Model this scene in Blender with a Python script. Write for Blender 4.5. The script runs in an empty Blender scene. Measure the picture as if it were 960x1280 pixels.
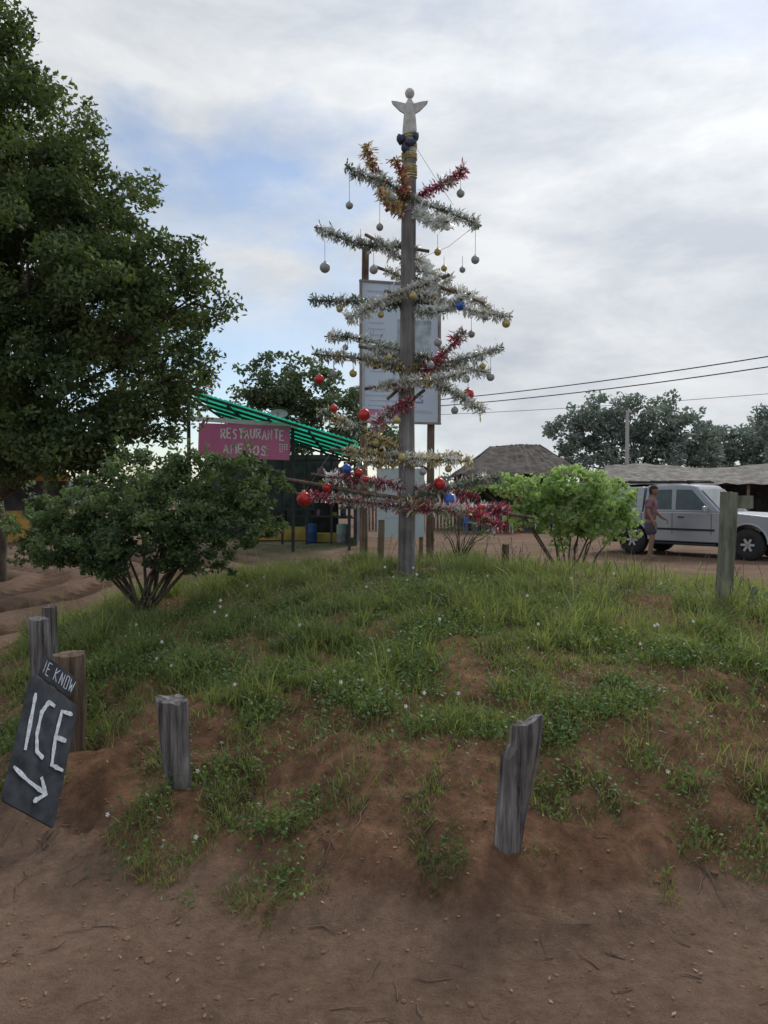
import bpy, bmesh, math, random
import numpy as np
from mathutils import Vector, Matrix
random.seed(7); rng=np.random.default_rng(11)
S=bpy.context.scene; COL=S.collection
# ------------------------------------------------------------ noise
def _h(ix,iy,s):
    v=np.sin(ix*127.1+iy*311.7+s*74.7)*43758.5453
    return v-np.floor(v)
def vnoise(x,y,s=0):
    x=np.asarray(x,float); y=np.asarray(y,float)
    ix=np.floor(x); iy=np.floor(y); fx=x-ix; fy=y-iy
    fx=fx*fx*(3-2*fx); fy=fy*fy*(3-2*fy)
    a=_h(ix,iy,s);b=_h(ix+1,iy,s);c=_h(ix,iy+1,s);d=_h(ix+1,iy+1,s)
    return (a*(1-fx)+b*fx)*(1-fy)+(c*(1-fx)+d*fx)*fy
def fbm(x,y,s=0,o=4):
    t=0;a=.5;n=0
    for i in range(o):
        t=t+a*vnoise(np.asarray(x)*2**i,np.asarray(y)*2**i,s+i*3.1); n+=a; a*=.5
    return t/n
# ------------------------------------------------------------ terrain
def mound_s(x,y):
    x=np.asarray(x,float); ax=np.where(x<.6,4.1,4.7)
    s=np.sqrt(((x-.6)/ax)**2+((y-7.2)/4.25)**2)
    s=s+(fbm(x*.9,y*.9,3)-.5)*.10+(fbm(x*3.2,y*3.2,5)-.5)*.06
    return s
RC=(-9.6,12.0)
def ruts(x,y):
    """wheel-rut profile: turning circles left of the mound"""
    r1=np.sqrt((x-RC[0])**2+((y-RC[1])*.8)**2); w=(fbm(x*.35,y*.35,21)-.5)*1.1
    k=np.sin((r1+w)*6.0); k=np.sign(k)*np.abs(k)**.6
    lug=np.sin(np.arctan2(y-RC[1],x-RC[0])*70+np.sin((r1+w)*12)*2)*(k<0)
    return k*np.clip(.55+vnoise(r1*.8,x*0+1,4),0,1),lug
def height(x,y):
    x=np.asarray(x,float); y=np.asarray(y,float)
    s=mound_s(x,y)
    m=np.clip(1-np.clip(s,0,1)**2.2,0,1)**.62*.80
    skirt=.10*np.clip(1-(s-1)/.12,0,1)**2*(s>1)
    z=m+np.where(s<=1,.10*(1-np.clip(m/.25,0,1)),skirt)
    z=z+(fbm(x*2.1,y*2.1,9)-.5)*.12*np.clip(m*3+.25,0,1)+(fbm(x*9,y*9,12)-.5)*.06*np.clip(m*4+.3,0,1)
    z=z-.04*np.clip((fbm(x*5,y*5,15)-.55)*6,0,1)*(s>.75)*(s<1.02)
    r2=np.sqrt((x-.6)**2+(y-7.2)**2); w=(fbm(x*.5,y*.5,21)-.5)*.6
    left=np.clip((-2.5-x)/1.5,0,1)*(s>1.02)*np.clip((y-4)/2,0,1)
    k,lug=ruts(x,y)
    z=z+left*(.075*k+.016*lug)*np.clip((26-y)/8,0,1)
    z=z+(s>1.04)*(1-left)*.022*np.sin((r2+w)*6.5)*np.clip((16-y)/8,0,1)*np.clip((y-1)/2,0,1)*(np.abs(x)<9)
    z=z+(fbm(x*.35,y*.35,31)-.5)*.12*np.clip((s-1)*2,0,1)
    return z
def hz(x,y): return float(height(np.array([x]),np.array([y]))[0])
# ------------------------------------------------------------ mesh helpers
def npmesh(name,V,F,mats,midx=None,rnd=None,smooth=False,extra=None):
    V=np.asarray(V,np.float32).reshape(-1,3); F=np.asarray(F,np.int32)
    n,k=F.shape
    me=bpy.data.meshes.new(name); me.vertices.add(len(V)); me.vertices.foreach_set('co',V.ravel())
    me.loops.add(n*k); me.loops.foreach_set('vertex_index',F.ravel())
    me.polygons.add(n); me.polygons.foreach_set('loop_start',np.arange(0,n*k,k,dtype=np.int32))
    me.polygons.foreach_set('loop_total',np.full(n,k,np.int32))
    if smooth: me.polygons.foreach_set('use_smooth',np.ones(n,bool))
    for m in (mats if isinstance(mats,list) else [mats]): me.materials.append(m)
    if midx is not None: me.polygons.foreach_set('material_index',np.asarray(midx,np.int32))
    if rnd is not None:
        a=me.attributes.new('rnd','FLOAT','FACE'); a.data.foreach_set('value',np.asarray(rnd,np.float32))
    if extra is not None:
        for nm,arr in extra.items():
            a=me.attributes.new(nm,'FLOAT','POINT'); a.data.foreach_set('value',np.asarray(arr,np.float32))
    me.update(calc_edges=True)
    ob=bpy.data.objects.new(name,me); COL.objects.link(ob); return ob
def empty(name,loc=(0,0,0),rot=(0,0,0)):
    e=bpy.data.objects.new(name,None); COL.objects.link(e); e.location=loc; e.rotation_euler=rot; e.empty_display_size=.2; return e
def bm_obj(name,bm,mat,parent=None,smooth=False,bevel=0,seg=2):
    me=bpy.data.meshes.new(name); bmesh.ops.recalc_face_normals(bm,faces=bm.faces); bm.to_mesh(me); bm.free()
    if smooth:
        for p in me.polygons: p.use_smooth=True
    for m in (mat if isinstance(mat,list) else [mat]): me.materials.append(m)
    ob=bpy.data.objects.new(name,me); COL.objects.link(ob)
    if bevel:
        b=ob.modifiers.new('b','BEVEL'); b.width=bevel; b.segments=seg; b.limit_method='ANGLE'
    if parent: ob.parent=parent
    return ob
def box(name,c,s,mat,parent=None,rot=(0,0,0),bevel=0):
    bm=bmesh.new(); bmesh.ops.create_cube(bm,size=1)
    for v in bm.verts: v.co=Vector((v.co.x*s[0],v.co.y*s[1],v.co.z*s[2]))
    o=bm_obj(name,bm,mat,parent,bevel=bevel); o.location=c; o.rotation_euler=rot; return o
def tubes(paths,n=8):
    VV=[];FF=[];off=0
    for pts,rad in paths:
        P=[Vector(p) for p in pts]; m=len(P)
        up=Vector((.13,.97,.2)).normalized()
        for i,p in enumerate(P):
            t=(P[min(i+1,m-1)]-P[max(i-1,0)]).normalized()
            a=t.cross(up)
            if a.length<.1: a=t.cross(Vector((1,0,0)))
            a.normalize(); b=t.cross(a)
            for j in range(n):
                th=2*math.pi*j/n
                VV.append(p+(a*math.cos(th)+b*math.sin(th))*rad[i])
        for i in range(m-1):
            for j in range(n):
                FF.append((off+i*n+j,off+i*n+(j+1)%n,off+(i+1)*n+(j+1)%n,off+(i+1)*n+j))
        off+=m*n
    return np.array([tuple(v) for v in VV]),np.array(FF)
def tube_obj(name,paths,mat,parent=None,n=8):
    V,F=tubes(paths,n); o=npmesh(name,V,F,mat,smooth=True)
    if parent: o.parent=parent
    return o
# ------------------------------------------------------------ materials
def newmat(name):
    m=bpy.data.materials.new(name); m.use_nodes=True; nt=m.node_tree
    return m,nt,nt.nodes['Principled BSDF'],nt.nodes['Material Output']
def plain(name,col,rough=.6,metal=0,var=.15,scale=8,bump=0,spec=.3,trans=0):
    m,nt,b,o=newmat(name); N=nt.nodes;L=nt.links
    tc=N.new('ShaderNodeTexCoord'); no=N.new('ShaderNodeTexNoise'); no.inputs['Scale'].default_value=scale; no.inputs['Detail'].default_value=6
    L.new(tc.outputs['Object'],no.inputs['Vector'])
    mr=N.new('ShaderNodeMapRange'); mr.inputs['From Min'].default_value=.3; mr.inputs['From Max'].default_value=.7; L.new(no.outputs['Fac'],mr.inputs['Value'])
    mx=N.new('ShaderNodeMix'); mx.data_type='RGBA'
    mx.inputs['A'].default_value=tuple(c*(1-var) for c in col)+(1,)
    mx.inputs['B'].default_value=tuple(min(1,c*(1+var)) for c in col)+(1,)
    L.new(mr.outputs[0],mx.inputs['Factor']); L.new(mx.outputs['Result'],b.inputs['Base Color'])
    b.inputs['Roughness'].default_value=rough; b.inputs['Metallic'].default_value=metal
    b.inputs['Specular IOR Level'].default_value=spec
    if bump:
        bp=N.new('ShaderNodeBump'); bp.inputs['Strength'].default_value=bump; bp.inputs['Distance'].default_value=.01
        L.new(no.outputs['Fac'],bp.inputs['Height']); L.new(bp.outputs['Normal'],b.inputs['Normal'])
    if trans:
        t=N.new('ShaderNodeBsdfTranslucent'); L.new(mx.outputs['Result'],t.inputs['Color'])
        ms=N.new('ShaderNodeMixShader'); ms.inputs[0].default_value=trans
        L.new(b.outputs[0],ms.inputs[1]); L.new(t.outputs[0],ms.inputs[2]); L.new(ms.outputs[0],o.inputs['Surface'])
    return m
def leafmat(name,c1,c2,trans=.4,rough=.5,tcol=None):
    m,nt,b,o=newmat(name); N=nt.nodes;L=nt.links
    at=N.new('ShaderNodeAttribute'); at.attribute_name='rnd'
    mx=N.new('ShaderNodeMix'); mx.data_type='RGBA'; mx.inputs['A'].default_value=c1+(1,); mx.inputs['B'].default_value=c2+(1,)
    L.new(at.outputs['Fac'],mx.inputs['Factor']); L.new(mx.outputs['Result'],b.inputs['Base Color'])
    b.inputs['Roughness'].default_value=rough; b.inputs['Specular IOR Level'].default_value=.35
    t=N.new('ShaderNodeBsdfTranslucent')
    m2=N.new('ShaderNodeMix'); m2.data_type='RGBA'; m2.blend_type='MULTIPLY'; m2.inputs['Factor'].default_value=1
    L.new(mx.outputs['Result'],m2.inputs['A']); m2.inputs['B'].default_value=(tcol or (1.6,1.7,.8))+(1,)
    L.new(m2.outputs['Result'],t.inputs['Color'])
    ms=N.new('ShaderNodeMixShader'); ms.inputs[0].default_value=trans
    L.new(b.outputs[0],ms.inputs[1]); L.new(t.outputs[0],ms.inputs[2]); L.new(ms.outputs[0],o.inputs['Surface'])
    return m
def woodmat(name,c1,c2,scale=(30,30,2.5)):
    m,nt,b,o=newmat(name); N=nt.nodes;L=nt.links
    tc=N.new('ShaderNodeTexCoord'); mp=N.new('ShaderNodeMapping'); mp.inputs['Scale'].default_value=scale
    no=N.new('ShaderNodeTexNoise'); no.inputs['Scale'].default_value=1; no.inputs['Detail'].default_value=8; no.inputs['Roughness'].default_value=.7
    L.new(tc.outputs['Object'],mp.inputs[0]); L.new(mp.outputs[0],no.inputs['Vector'])
    r=N.new('ShaderNodeValToRGB'); r.color_ramp.elements[0].position=.35; r.color_ramp.elements[0].color=c1+(1,)
    r.color_ramp.elements[1].position=.65; r.color_ramp.elements[1].color=c2+(1,)
    L.new(no.outputs['Fac'],r.inputs[0])
    n2=N.new('ShaderNodeTexNoise'); n2.inputs['Scale'].default_value=3.5; n2.inputs['Detail'].default_value=5; L.new(tc.outputs['Object'],n2.inputs['Vector'])
    r2=N.new('ShaderNodeValToRGB'); r2.color_ramp.elements[0].position=.35; r2.color_ramp.elements[0].color=(.6,.58,.55,1); r2.color_ramp.elements[1].position=.65; r2.color_ramp.elements[1].color=(1.1,1.1,1.1,1); L.new(n2.outputs['Fac'],r2.inputs[0])
    mm=N.new('ShaderNodeMix'); mm.data_type='RGBA'; mm.blend_type='MULTIPLY'; mm.inputs['Factor'].default_value=1; L.new(r.outputs[0],mm.inputs['A']); L.new(r2.outputs[0],mm.inputs['B'])
    L.new(mm.outputs['Result'],b.inputs['Base Color']); b.inputs['Roughness'].default_value=.85
    b.inputs['Specular IOR Level'].default_value=.15
    bp=N.new('ShaderNodeBump'); bp.inputs['Strength'].default_value=1; bp.inputs['Distance'].default_value=.012
    L.new(no.outputs['Fac'],bp.inputs['Height']); L.new(bp.outputs[0],b.inputs['Normal'])
    return m
grey_wood=woodmat('weathered_wood',(.045,.042,.045),(.32,.295,.285),(38,38,2.2))
brown_wood=woodmat('brown_wood',(.09,.06,.045),(.26,.20,.15))
green_wood=woodmat('mossy_wood',(.12,.13,.10),(.28,.29,.23))
pole_wood=woodmat('pole_wood',(.15,.145,.145),(.34,.33,.33),(22,22,1.2))
bark=woodmat('bark',(.06,.05,.04),(.18,.15,.12))
dark_board=plain('slate_paint',(.05,.055,.065),.75,var=.5,scale=14,bump=.3)
white_chalk=plain('white_brush_paint',(.66,.69,.74),.8,var=.25,scale=60)
def ground_mat():
    m,nt,b,o=newmat('sandy_soil'); N=nt.nodes;L=nt.links
    tc=N.new('ShaderNodeTexCoord')
    def noise(sc,det=8,rough=.6):
        n=N.new('ShaderNodeTexNoise'); n.inputs['Scale'].default_value=sc; n.inputs['Detail'].default_value=det; n.inputs['Roughness'].default_value=rough
        L.new(tc.outputs['Object'],n.inputs['Vector']); return n
    def ramp(src,a,ca,bq,cb):
        r=N.new('ShaderNodeValToRGB'); r.color_ramp.elements[0].position=a; r.color_ramp.elements[0].color=ca+(1,)
        r.color_ramp.elements[1].position=bq; r.color_ramp.elements[1].color=cb+(1,); L.new(src,r.inputs[0]); return r
    def mix(f,A,B,bt='MIX'):
        x=N.new('ShaderNodeMix'); x.data_type='RGBA'; x.blend_type=bt
        if isinstance(f,float): x.inputs['Factor'].default_value=f
        else: L.new(f,x.inputs['Factor'])
        L.new(A,x.inputs['A']); L.new(B,x.inputs['B']); return x.outputs['Result']
    n1=noise(.9); n2=noise(14,10,.7); n3=noise(120,4,.8); n4=noise(3.5,8,.65)
    road=ramp(n1.outputs['Fac'],.3,(.18,.115,.08),.7,(.32,.215,.155))
    red=ramp(n4.outputs['Fac'],.3,(.14,.077,.046),.7,(.35,.195,.118))
    fine=ramp(n2.outputs['Fac'],.25,(.5,.5,.5),.7,(1.15,1.15,1.15))
    grit=ramp(n3.outputs['Fac'],.3,(.68,.68,.68),.65,(1.1,1.1,1.1))
    under=ramp(n2.outputs['Fac'],.35,(.06,.055,.03),.65,(.15,.115,.065))
    at=N.new('ShaderNodeAttribute'); at.attribute_name='mask'
    a1=N.new('ShaderNodeMapRange'); a1.inputs['From Max'].default_value=.5; L.new(at.outputs['Fac'],a1.inputs['Value'])
    a2=N.new('ShaderNodeMapRange'); a2.inputs['From Min'].default_value=.5; a2.inputs['From Max'].default_value=1; a2.inputs['To Max'].default_value=.75; L.new(at.outputs['Fac'],a2.inputs['Value'])
    c=mix(a1.outputs[0],road.outputs[0],red.outputs[0]); c=mix(a2.outputs[0],c,under.outputs[0])
    c=mix(.8,c,fine.outputs[0],'MULTIPLY'); c=mix(.8,c,grit.outputs[0],'MULTIPLY')
    at2=N.new('ShaderNodeAttribute'); at2.attribute_name='rut'
    rut_dark=ramp(at2.outputs['Fac'],0,(1,1,1),1,(.45,.41,.39)); c=mix(1.0,c,rut_dark.outputs[0],'MULTIPLY')  # darkens the soil colour along the wheel ruts
    L.new(c,b.inputs['Base Color']); b.inputs['Roughness'].default_value=.95; b.inputs['Specular IOR Level'].default_value=.1
    ad=N.new('ShaderNodeMath'); ad.operation='MULTIPLY_ADD'; ad.inputs[1].default_value=.25
    L.new(n3.outputs['Fac'],ad.inputs[0]); L.new(n2.outputs['Fac'],ad.inputs[2])
    bp=N.new('ShaderNodeBump'); bp.inputs['Strength'].default_value=1; bp.inputs['Distance'].default_value=.04
    L.new(ad.outputs[0],bp.inputs['Height']); L.new(bp.outputs[0],b.inputs['Normal'])
    return m
def grass_mask(x,y):
    s=mound_s(x,y); n=fbm(x*1.3,y*1.3,41); n2=fbm(x*4.5,y*4.5,44,3); n3=fbm(x*2.4,y*2.4,47)
    edge=np.clip((.98+(n-.5)*.20+(n2-.5)*.34-s)/.10,0,1)
    thr=.435+.075*np.clip((s-.45)/.4,0,1)
    bare=np.clip((n3*.55+n2*.45-thr)/.10,0,1)
    return edge*(.10+.90*bare)
gx=np.concatenate([[-900,-500,-250,-120,-70,-45,-30,-22,-17,-14],np.arange(-12.5,-3.4,.05),np.arange(-3.4,4.6,.035),np.arange(4.6,7,.12),[7.5,8,9,10,12,14,17,22,30,45,70,120,250,500,900]])
gy=np.concatenate([[-60,-30,-15,-8,-4,-2,0,.8],np.arange(1.4,6,.03),np.arange(6,22,.06),[22.5,23,24,26,28,31,35,40,47,60,80,120,200,400,900,1500]])
X,Y=np.meshgrid(gx,gy); Z=height(X,Y); nx=len(gx);ny=len(gy)
s=mound_s(X,Y); msk=np.clip((1.03-s)/.05,0,1)*.5+.5*grass_mask(X,Y)
kk,lug=ruts(X,Y); rut=np.clip((-2.6-X)/1.0,0,1)*(s>1.02)*np.clip(-kk*1.2+.3*lug,0,1)*np.clip((26-Y)/8,0,1)*np.clip((Y-4)/2,0,1)
ii=(np.arange(ny-1)[:,None]*nx+np.arange(nx-1)[None,:]).ravel()
F=np.stack([ii,ii+1,ii+nx+1,ii+nx],1)
npmesh('ground',np.stack([X.ravel(),Y.ravel(),Z.ravel()],1),F,ground_mat(),smooth=True,extra={'mask':msk.ravel(),'rut':rut.ravel()})
# ------------------------------------------------------------ grass
def blades(px,py,h,w,lean,rnd0):
    n=len(px); z=height(px,py)-.01
    a=rng.uniform(0,2*np.pi,n); d=rng.uniform(0,2*np.pi,n)
    ax=np.cos(a)*w/2; ay=np.sin(a)*w/2
    lx=np.cos(d)*lean*h; ly=np.sin(d)*lean*h
    def P(t,ws,k):
        cx=px+lx*t**1.8; cy=py+ly*t**1.8; cz=z+h*t*(1-.35*lean*t)
        return np.stack([cx+ws*ax*k,cy+ws*ay*k,cz],1)
    V=np.stack([P(0,1,-1),P(0,1,1),P(.55,.8,-1),P(.55,.8,1),P(1.,0,1)],1)
    b=(np.arange(n)*5)[:,None]
    F=np.concatenate([b+np.array([[0,1,2]]),b+np.array([[1,3,2]]),b+np.array([[2,3,4]])],0)
    return V.reshape(-1,3),F,np.tile(rnd0,3)
def sample(N,x0,x1,y0,y1):
    x=rng.uniform(x0,x1,N); y=rng.uniform(y0,y1,N); m=grass_mask(x,y); k=rng.random(N)<m
    return x[k],y[k]
x1,y1=sample(310000,-4.3,4.4,2.7,6.0); x2,y2=sample(180000,-4.3,5.6,6.0,11.6)
tx,ty=sample(560,-3.6,4.8,3.0,9.6); TX=[];TY=[]
for a,b_ in zip(tx,ty):
    m=rng.integers(60,150); r=rng.uniform(.03,.08); TX.append(a+rng.normal(size=m)*r); TY.append(b_+rng.normal(size=m)*r)
x3=np.concatenate(TX);y3=np.concatenate(TY)
gxx=np.concatenate([x1,x2,x3]); gyy=np.concatenate([y1,y2,y3]); tus=np.concatenate([np.zeros(len(x1)+len(x2)),np.ones(len(x3))])
tall=np.clip((fbm(gxx*1.1,gyy*1.1,51)-.45)*6,0,1); front=np.clip((gyy-3.2)/2.6,.0,1)
h=(.020+.040*rng.random(len(gxx)))+(tall*.14*rng.random(len(gxx))*(.2+.8*front))+front*.03*rng.random(len(gxx))+tus*(.04+.09*rng.random(len(gxx)))*(.45+.85*front)
h*=np.where(rng.random(len(gxx))<.03,1.8,1)
w=rng.uniform(.003,.0065,len(gxx))*(1+.7*front)
R=np.clip(rng.random(len(gxx))*.55+.9*(fbm(gxx*.8,gyy*.8,61)-.27)+.12*tus+.12*np.clip(gxx-.5,0,2),0,1)
V,F,R=blades(gxx,gyy,h,w,rng.uniform(.1,1.2,len(gxx)),R)
grassm=leafmat('grass_blades',(.06,.095,.034),(.26,.29,.12),.45,tcol=(1.5,1.55,.85))
grass=npmesh('grass',V,F,grassm,rnd=R)
xs,ys=sample(38000,-3.9,5,2.9,10); n=len(xs)
V,F,R=blades(xs,ys,rng.uniform(.04,.18,n)*(.5+.5*np.clip((ys-3.2)/2.6,0,1)),rng.uniform(.003,.005,n),rng.uniform(.5,1.6,n),rng.random(n))
npmesh('dry_grass',V,F,leafmat('straw_blades',(.18,.14,.08),(.40,.34,.21),.3,tcol=(1.2,1.1,.9)),rnd=R)
def leafquads(C,L,W,updir=None,upw=.6):
    n=len(C)
    nrm=rng.normal(size=(n,3)); 
    if updir is not None: nrm=nrm+updir*upw*2
    nrm/=np.linalg.norm(nrm,axis=1)[:,None]
    a=rng.normal(size=(n,3)); a-=nrm*(a*nrm).sum(1)[:,None]; a/=np.linalg.norm(a,axis=1)[:,None]
    b=np.cross(nrm,a); L=np.asarray(L).reshape(-1,1); W=np.asarray(W).reshape(-1,1)
    V=np.stack([C-a*L/2,C+b*W/2+a*L*.05,C+a*L/2,C-b*W/2+a*L*.05],1).reshape(-1,3)
    F=np.arange(n*4).reshape(-1,4); return V,F
cx,cy=sample(8500,-2.6,3.4,2.9,6.4)
k=rng.random(len(cx))<np.clip((fbm(cx*2.2,cy*2.2,71)-.40)*6,0.04,1); cx=cx[k];cy=cy[k]
C=[]; zz=height(cx,cy)
for a,b_,z_ in zip(cx,cy,zz):
    m=rng.integers(12,28); r=rng.uniform(.03,.09)
    q=rng.normal(size=(m,3))*[r,r,r*.55]; q+= [a,b_,z_+.03+r*.3]; C.append(q)
C=np.concatenate(C); n=len(C)
V,F=leafquads(C,rng.uniform(.014,.032,n),rng.uniform(.009,.017,n),np.array([0,0,1.]),.6)
weedm=leafmat('weed_leaves',(.05,.10,.033),(.15,.23,.08),.35)
npmesh('weeds',V,F,weedm,rnd=rng.random(n))
fx,fy=sample(400,-2.4,3.4,3.0,7.0); fx=fx[:60];fy=fy[:60]
VV=[];FF=[];o=0;mi=[]
for a,b_ in zip(fx,fy):
    z0=hz(a,b_); zt=z0+random.uniform(.06,.14); r=.0065*(1+.09*b_)
    for i in range(5):
        t=i*2*math.pi/5; t2=t+.55;t0=t-.55
        VV+=[(a,b_,zt),(a+r*.8*math.cos(t0),b_+r*.6*math.sin(t0)-.003,zt+r*.8*math.sin(t0)),(a+r*1.3*math.cos(t),b_+r*.6*math.sin(t)-.003,zt+r*1.3*math.sin(t)),(a+r*.8*math.cos(t2),b_+r*.6*math.sin(t2)-.003,zt+r*.8*math.sin(t2))]
        FF.append((o,o+1,o+2,o+3)); o+=4; mi.append(0)
    VV+=[(a-.0015,b_,z0),(a+.0015,b_,z0),(a+.0015,b_,zt),(a-.0015,b_,zt)]; FF.append((o,o+1,o+2,o+3)); o+=4; mi.append(1)
npmesh('wild_flowers',VV,FF,[plain('petal_white',(.8,.8,.78),.6,var=.03,trans=.3),plain('stem',(.08,.13,.04))],mi)
paths=[]
for i in range(260):
    x=random.uniform(-2.2,2.6); y=random.uniform(2.0,3.7) if i<170 else random.uniform(3.7,6); a=random.uniform(0,6.28); l=random.uniform(.03,.13)
    pts=[]
    for t in (0,.5,1):
        xx=x+math.cos(a)*l*t+random.uniform(-.015,.015); yy=y+math.sin(a)*l*t+random.uniform(-.015,.015); pts.append((xx,yy,hz(xx,yy)+.003+.008*t*random.random()))
    r=random.uniform(.0010,.0028); paths.append((pts,[r,r,r*.5]))
for i in range(26):
    x=random.uniform(-1.6,2.2); y=random.uniform(3.1,3.6); pts=[]
    for t in range(6):
        pts.append((x,y,hz(x,y)+.008)); x+=random.uniform(-.05,.05); y-=random.uniform(.02,.07)
    paths.append((pts,[.003,.003,.0025,.002,.0015,.001]))
tube_obj('twigs',paths,plain('dry_twig',(.15,.11,.08),var=.4,scale=20),n=4)
N=700; x=rng.uniform(-2.4,2.8,N); y=rng.uniform(1.9,4.4,N); C=np.stack([x,y,height(x,y)+.006],1)
V,F=leafquads(C,rng.uniform(.01,.026,N),rng.uniform(.006,.012,N),np.array([0,0,1.]),1.5)
npmesh('dry_leaves',V,F,leafmat('dry_leaf',(.10,.06,.03),(.30,.22,.12),.1),rnd=rng.random(N))
bm=bmesh.new()
for i in range(800):
    x=random.uniform(-2.6,3.0); y=random.uniform(1.8,4.0); r=random.uniform(.003,.011)*(1 if random.random()<.93 else 1.8)
    q=bmesh.ops.create_icosphere(bm,subdivisions=1,radius=r); h0=hz(x,y)
    for v in q['verts']:
        v.co=Vector((v.co.x*random.uniform(.8,1.2)+x,v.co.y*random.uniform(.8,1.2)+y,v.co.z*.6+h0+r*.1))
bm_obj('soil_clods',bm,plain('clod',(.20,.12,.08),.95,var=.3,scale=20))
# ------------------------------------------------------------ trees
def foliage(name,lobes,per,crad,nl,leaf,mat,parent,seed,shell=.55,upw=.35,aspect=.5,spiky=1.15,sprigs=0):
    g=np.random.default_rng(seed); CC=[];RR=[]
    for (x,y,z,r,*q) in lobes:
        sq=q[0] if q else 1
        n=max(3,int(per*r*r))
        d=g.normal(size=(n,3)); d/=np.linalg.norm(d,axis=1)[:,None]
        rad=r*(shell+(1-shell)*g.random(n)**.6)*g.uniform(.72,spiky,n)
        c=d*rad[:,None]*[1,1,sq]+[x,y,z]
        for ci,di in zip(c,d):
            rr=crad*g.uniform(.5,1.4); m=int(nl*(rr/crad)**2*g.uniform(.6,1.2))+4
            pz=g.normal(size=(m,3)); pz/=np.linalg.norm(pz,axis=1)[:,None]
            pz*= (rr*g.random(m)**.45)[:,None]*[1,1,.7]
            CC.append(ci+pz); RR.append(np.clip(g.random(m)*.6+g.uniform(-.2,.45),0,1))
            if sprigs and di[2]>-.1 and g.random()<sprigs:
                k=14; t=g.random(k)[:,None]; dv=di*[.6,.6,.5]+[0,0,.8]
                CC.append(ci+dv*t*crad*2.6+g.normal(size=(k,3))*crad*.16); RR.append(np.clip(g.random(k)*.5+.4,0,1))
    C=np.concatenate(CC);R=np.concatenate(RR);n=len(C)
    sz=rng.uniform(.7,1.25,n)*leaf
    V,F=leafquads(C,sz,sz*aspect,np.array([0,-.1,1.]),upw)
    o=npmesh(name,V,F,mat,rnd=R); o.parent=parent; return o
def limbs(base,lobes,r0,mat,parent,fork=.35,name='trunk',n=8,stems=1,spread=.0):
    paths=[]; B=Vector(base)
    if stems==1:
        cen=Vector((sum(l[0] for l in lobes)/len(lobes),sum(l[1] for l in lobes)/len(lobes),sum(l[2] for l in lobes)/len(lobes)))
        F1=B.lerp(cen,fork); F1.x=B.x*.75+F1.x*.25+.1
        paths.append(([B-Vector((0,0,.2)),B.lerp(F1,.5)+Vector((.06*r0*5,0,0)),F1],[r0*1.25,r0,r0*.85]))
    for l in lobes:
        T=Vector(l[:3]); s0=B if stems>1 else F1
        mid=s0.lerp(T,.5)+Vector((random.uniform(-.1,.1),random.uniform(-.1,.1),.08))*(T-s0).length
        r=r0*(.5 if stems==1 else 1)
        paths.append(([s0+Vector((random.uniform(-spread,spread),random.uniform(-spread,spread),-.05)),mid,T],[r,r*.6,r*.2]))
        for k in range(6):
            d=Vector((random.gauss(0,1),random.gauss(0,1),random.gauss(0,.8))).normalized()*l[3]*.85
            st=mid.lerp(T,random.uniform(.5,1))
            paths.append(([st,st.lerp(T+d,.5)+d*.05,T+d],[r*.25,r*.15,r*.05]))
    return tube_obj(name,paths,mat,parent,n)
dark_leaf=leafmat('tree_leaves',(.042,.070,.032),(.14,.18,.07),.34)
bush_leaf=leafmat('shrub_leaves',(.045,.08,.038),(.16,.22,.10),.34)
vine_leaf=leafmat('vine_leaves',(.22,.33,.13),(.42,.52,.25),.5,tcol=(1.3,1.4,.85))
hazed_leaf=leafmat('hazed_far_leaves',(.16,.21,.19),(.27,.32,.29),.3,tcol=(1.2,1.3,1))  # air haze painted into the leaf colours: paler and bluish with distance
mid_leaf=leafmat('mid_leaves',(.06,.09,.055),(.14,.18,.10),.3)
T=empty('broadleaf_tree')
LB=[(-7.1,13,9.3,1.3),(-6.6,12.6,8.4,1.05),(-5.95,13,7.5,1.2),(-4.85,13.2,6.4,1.0),(-5.8,12.6,5.4,1.7),(-3.85,12.9,5.45,.85),(-3.15,13.1,4.85,.62),(-4.5,12.6,4.2,1.3),
    (-3.35,12.8,3.55,.6),(-6.3,12.2,3.5,1.4),(-5.0,12.0,2.9,1.0),(-7.8,13.6,6.6,2.2),(-8.2,13,4.2,2.0),(-5.6,14.5,5.5,1.8),(-6.8,14.6,7.3,1.5),(-4.3,14.3,4.3,1.1),
    (-6.2,12.6,2.5,1.0),(-5.0,11.8,2.2,.75),(-4.2,12.2,2.5,.75),(-3.7,12.4,3.0,.7)]
foliage('crown',LB,46,.29,115,.105,dark_leaf,T,5,shell=.5)
limbs((-7.3,14.2,0),LB,.22,bark,T,.3)
B=empty('shrub')
LS=[(-2.62,6.5,1.42,.38,.8),(-2.05,6.5,1.64,.38,.8),(-1.5,6.6,1.70,.38,.85),(-1.75,6.3,1.38,.42,.7),(-2.25,6.35,1.30,.40,.7),(-1.16,6.6,1.60,.32),(-2.95,6.5,1.30,.26,.8),(-2.0,6.9,1.5,.42,.7),(-1.32,6.4,1.32,.34,.8),(-2.75,6.3,1.12,.28,.7),(-1.50,6.4,1.08,.28,.8),(-2.4,6.4,1.02,.26,.7),(-1.10,6.5,1.34,.24),(-1.8,6.3,1.1,.25,.7)]
foliage('foliage',LS,310,.08,74,.047,bush_leaf,B,6,shell=.3,spiky=1.28,sprigs=.4)
limbs((-2.03,6.5,hz(-2.03,6.5)),LS+[(-2.3,6.7,1.2,.2),(-1.8,6.7,1.2,.2),(-1.6,6.4,1.2,.2)],.018,bark,B,stems=5,spread=.07,name='stems',n=6)
Vn=empty('leafy_vine')
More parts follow.
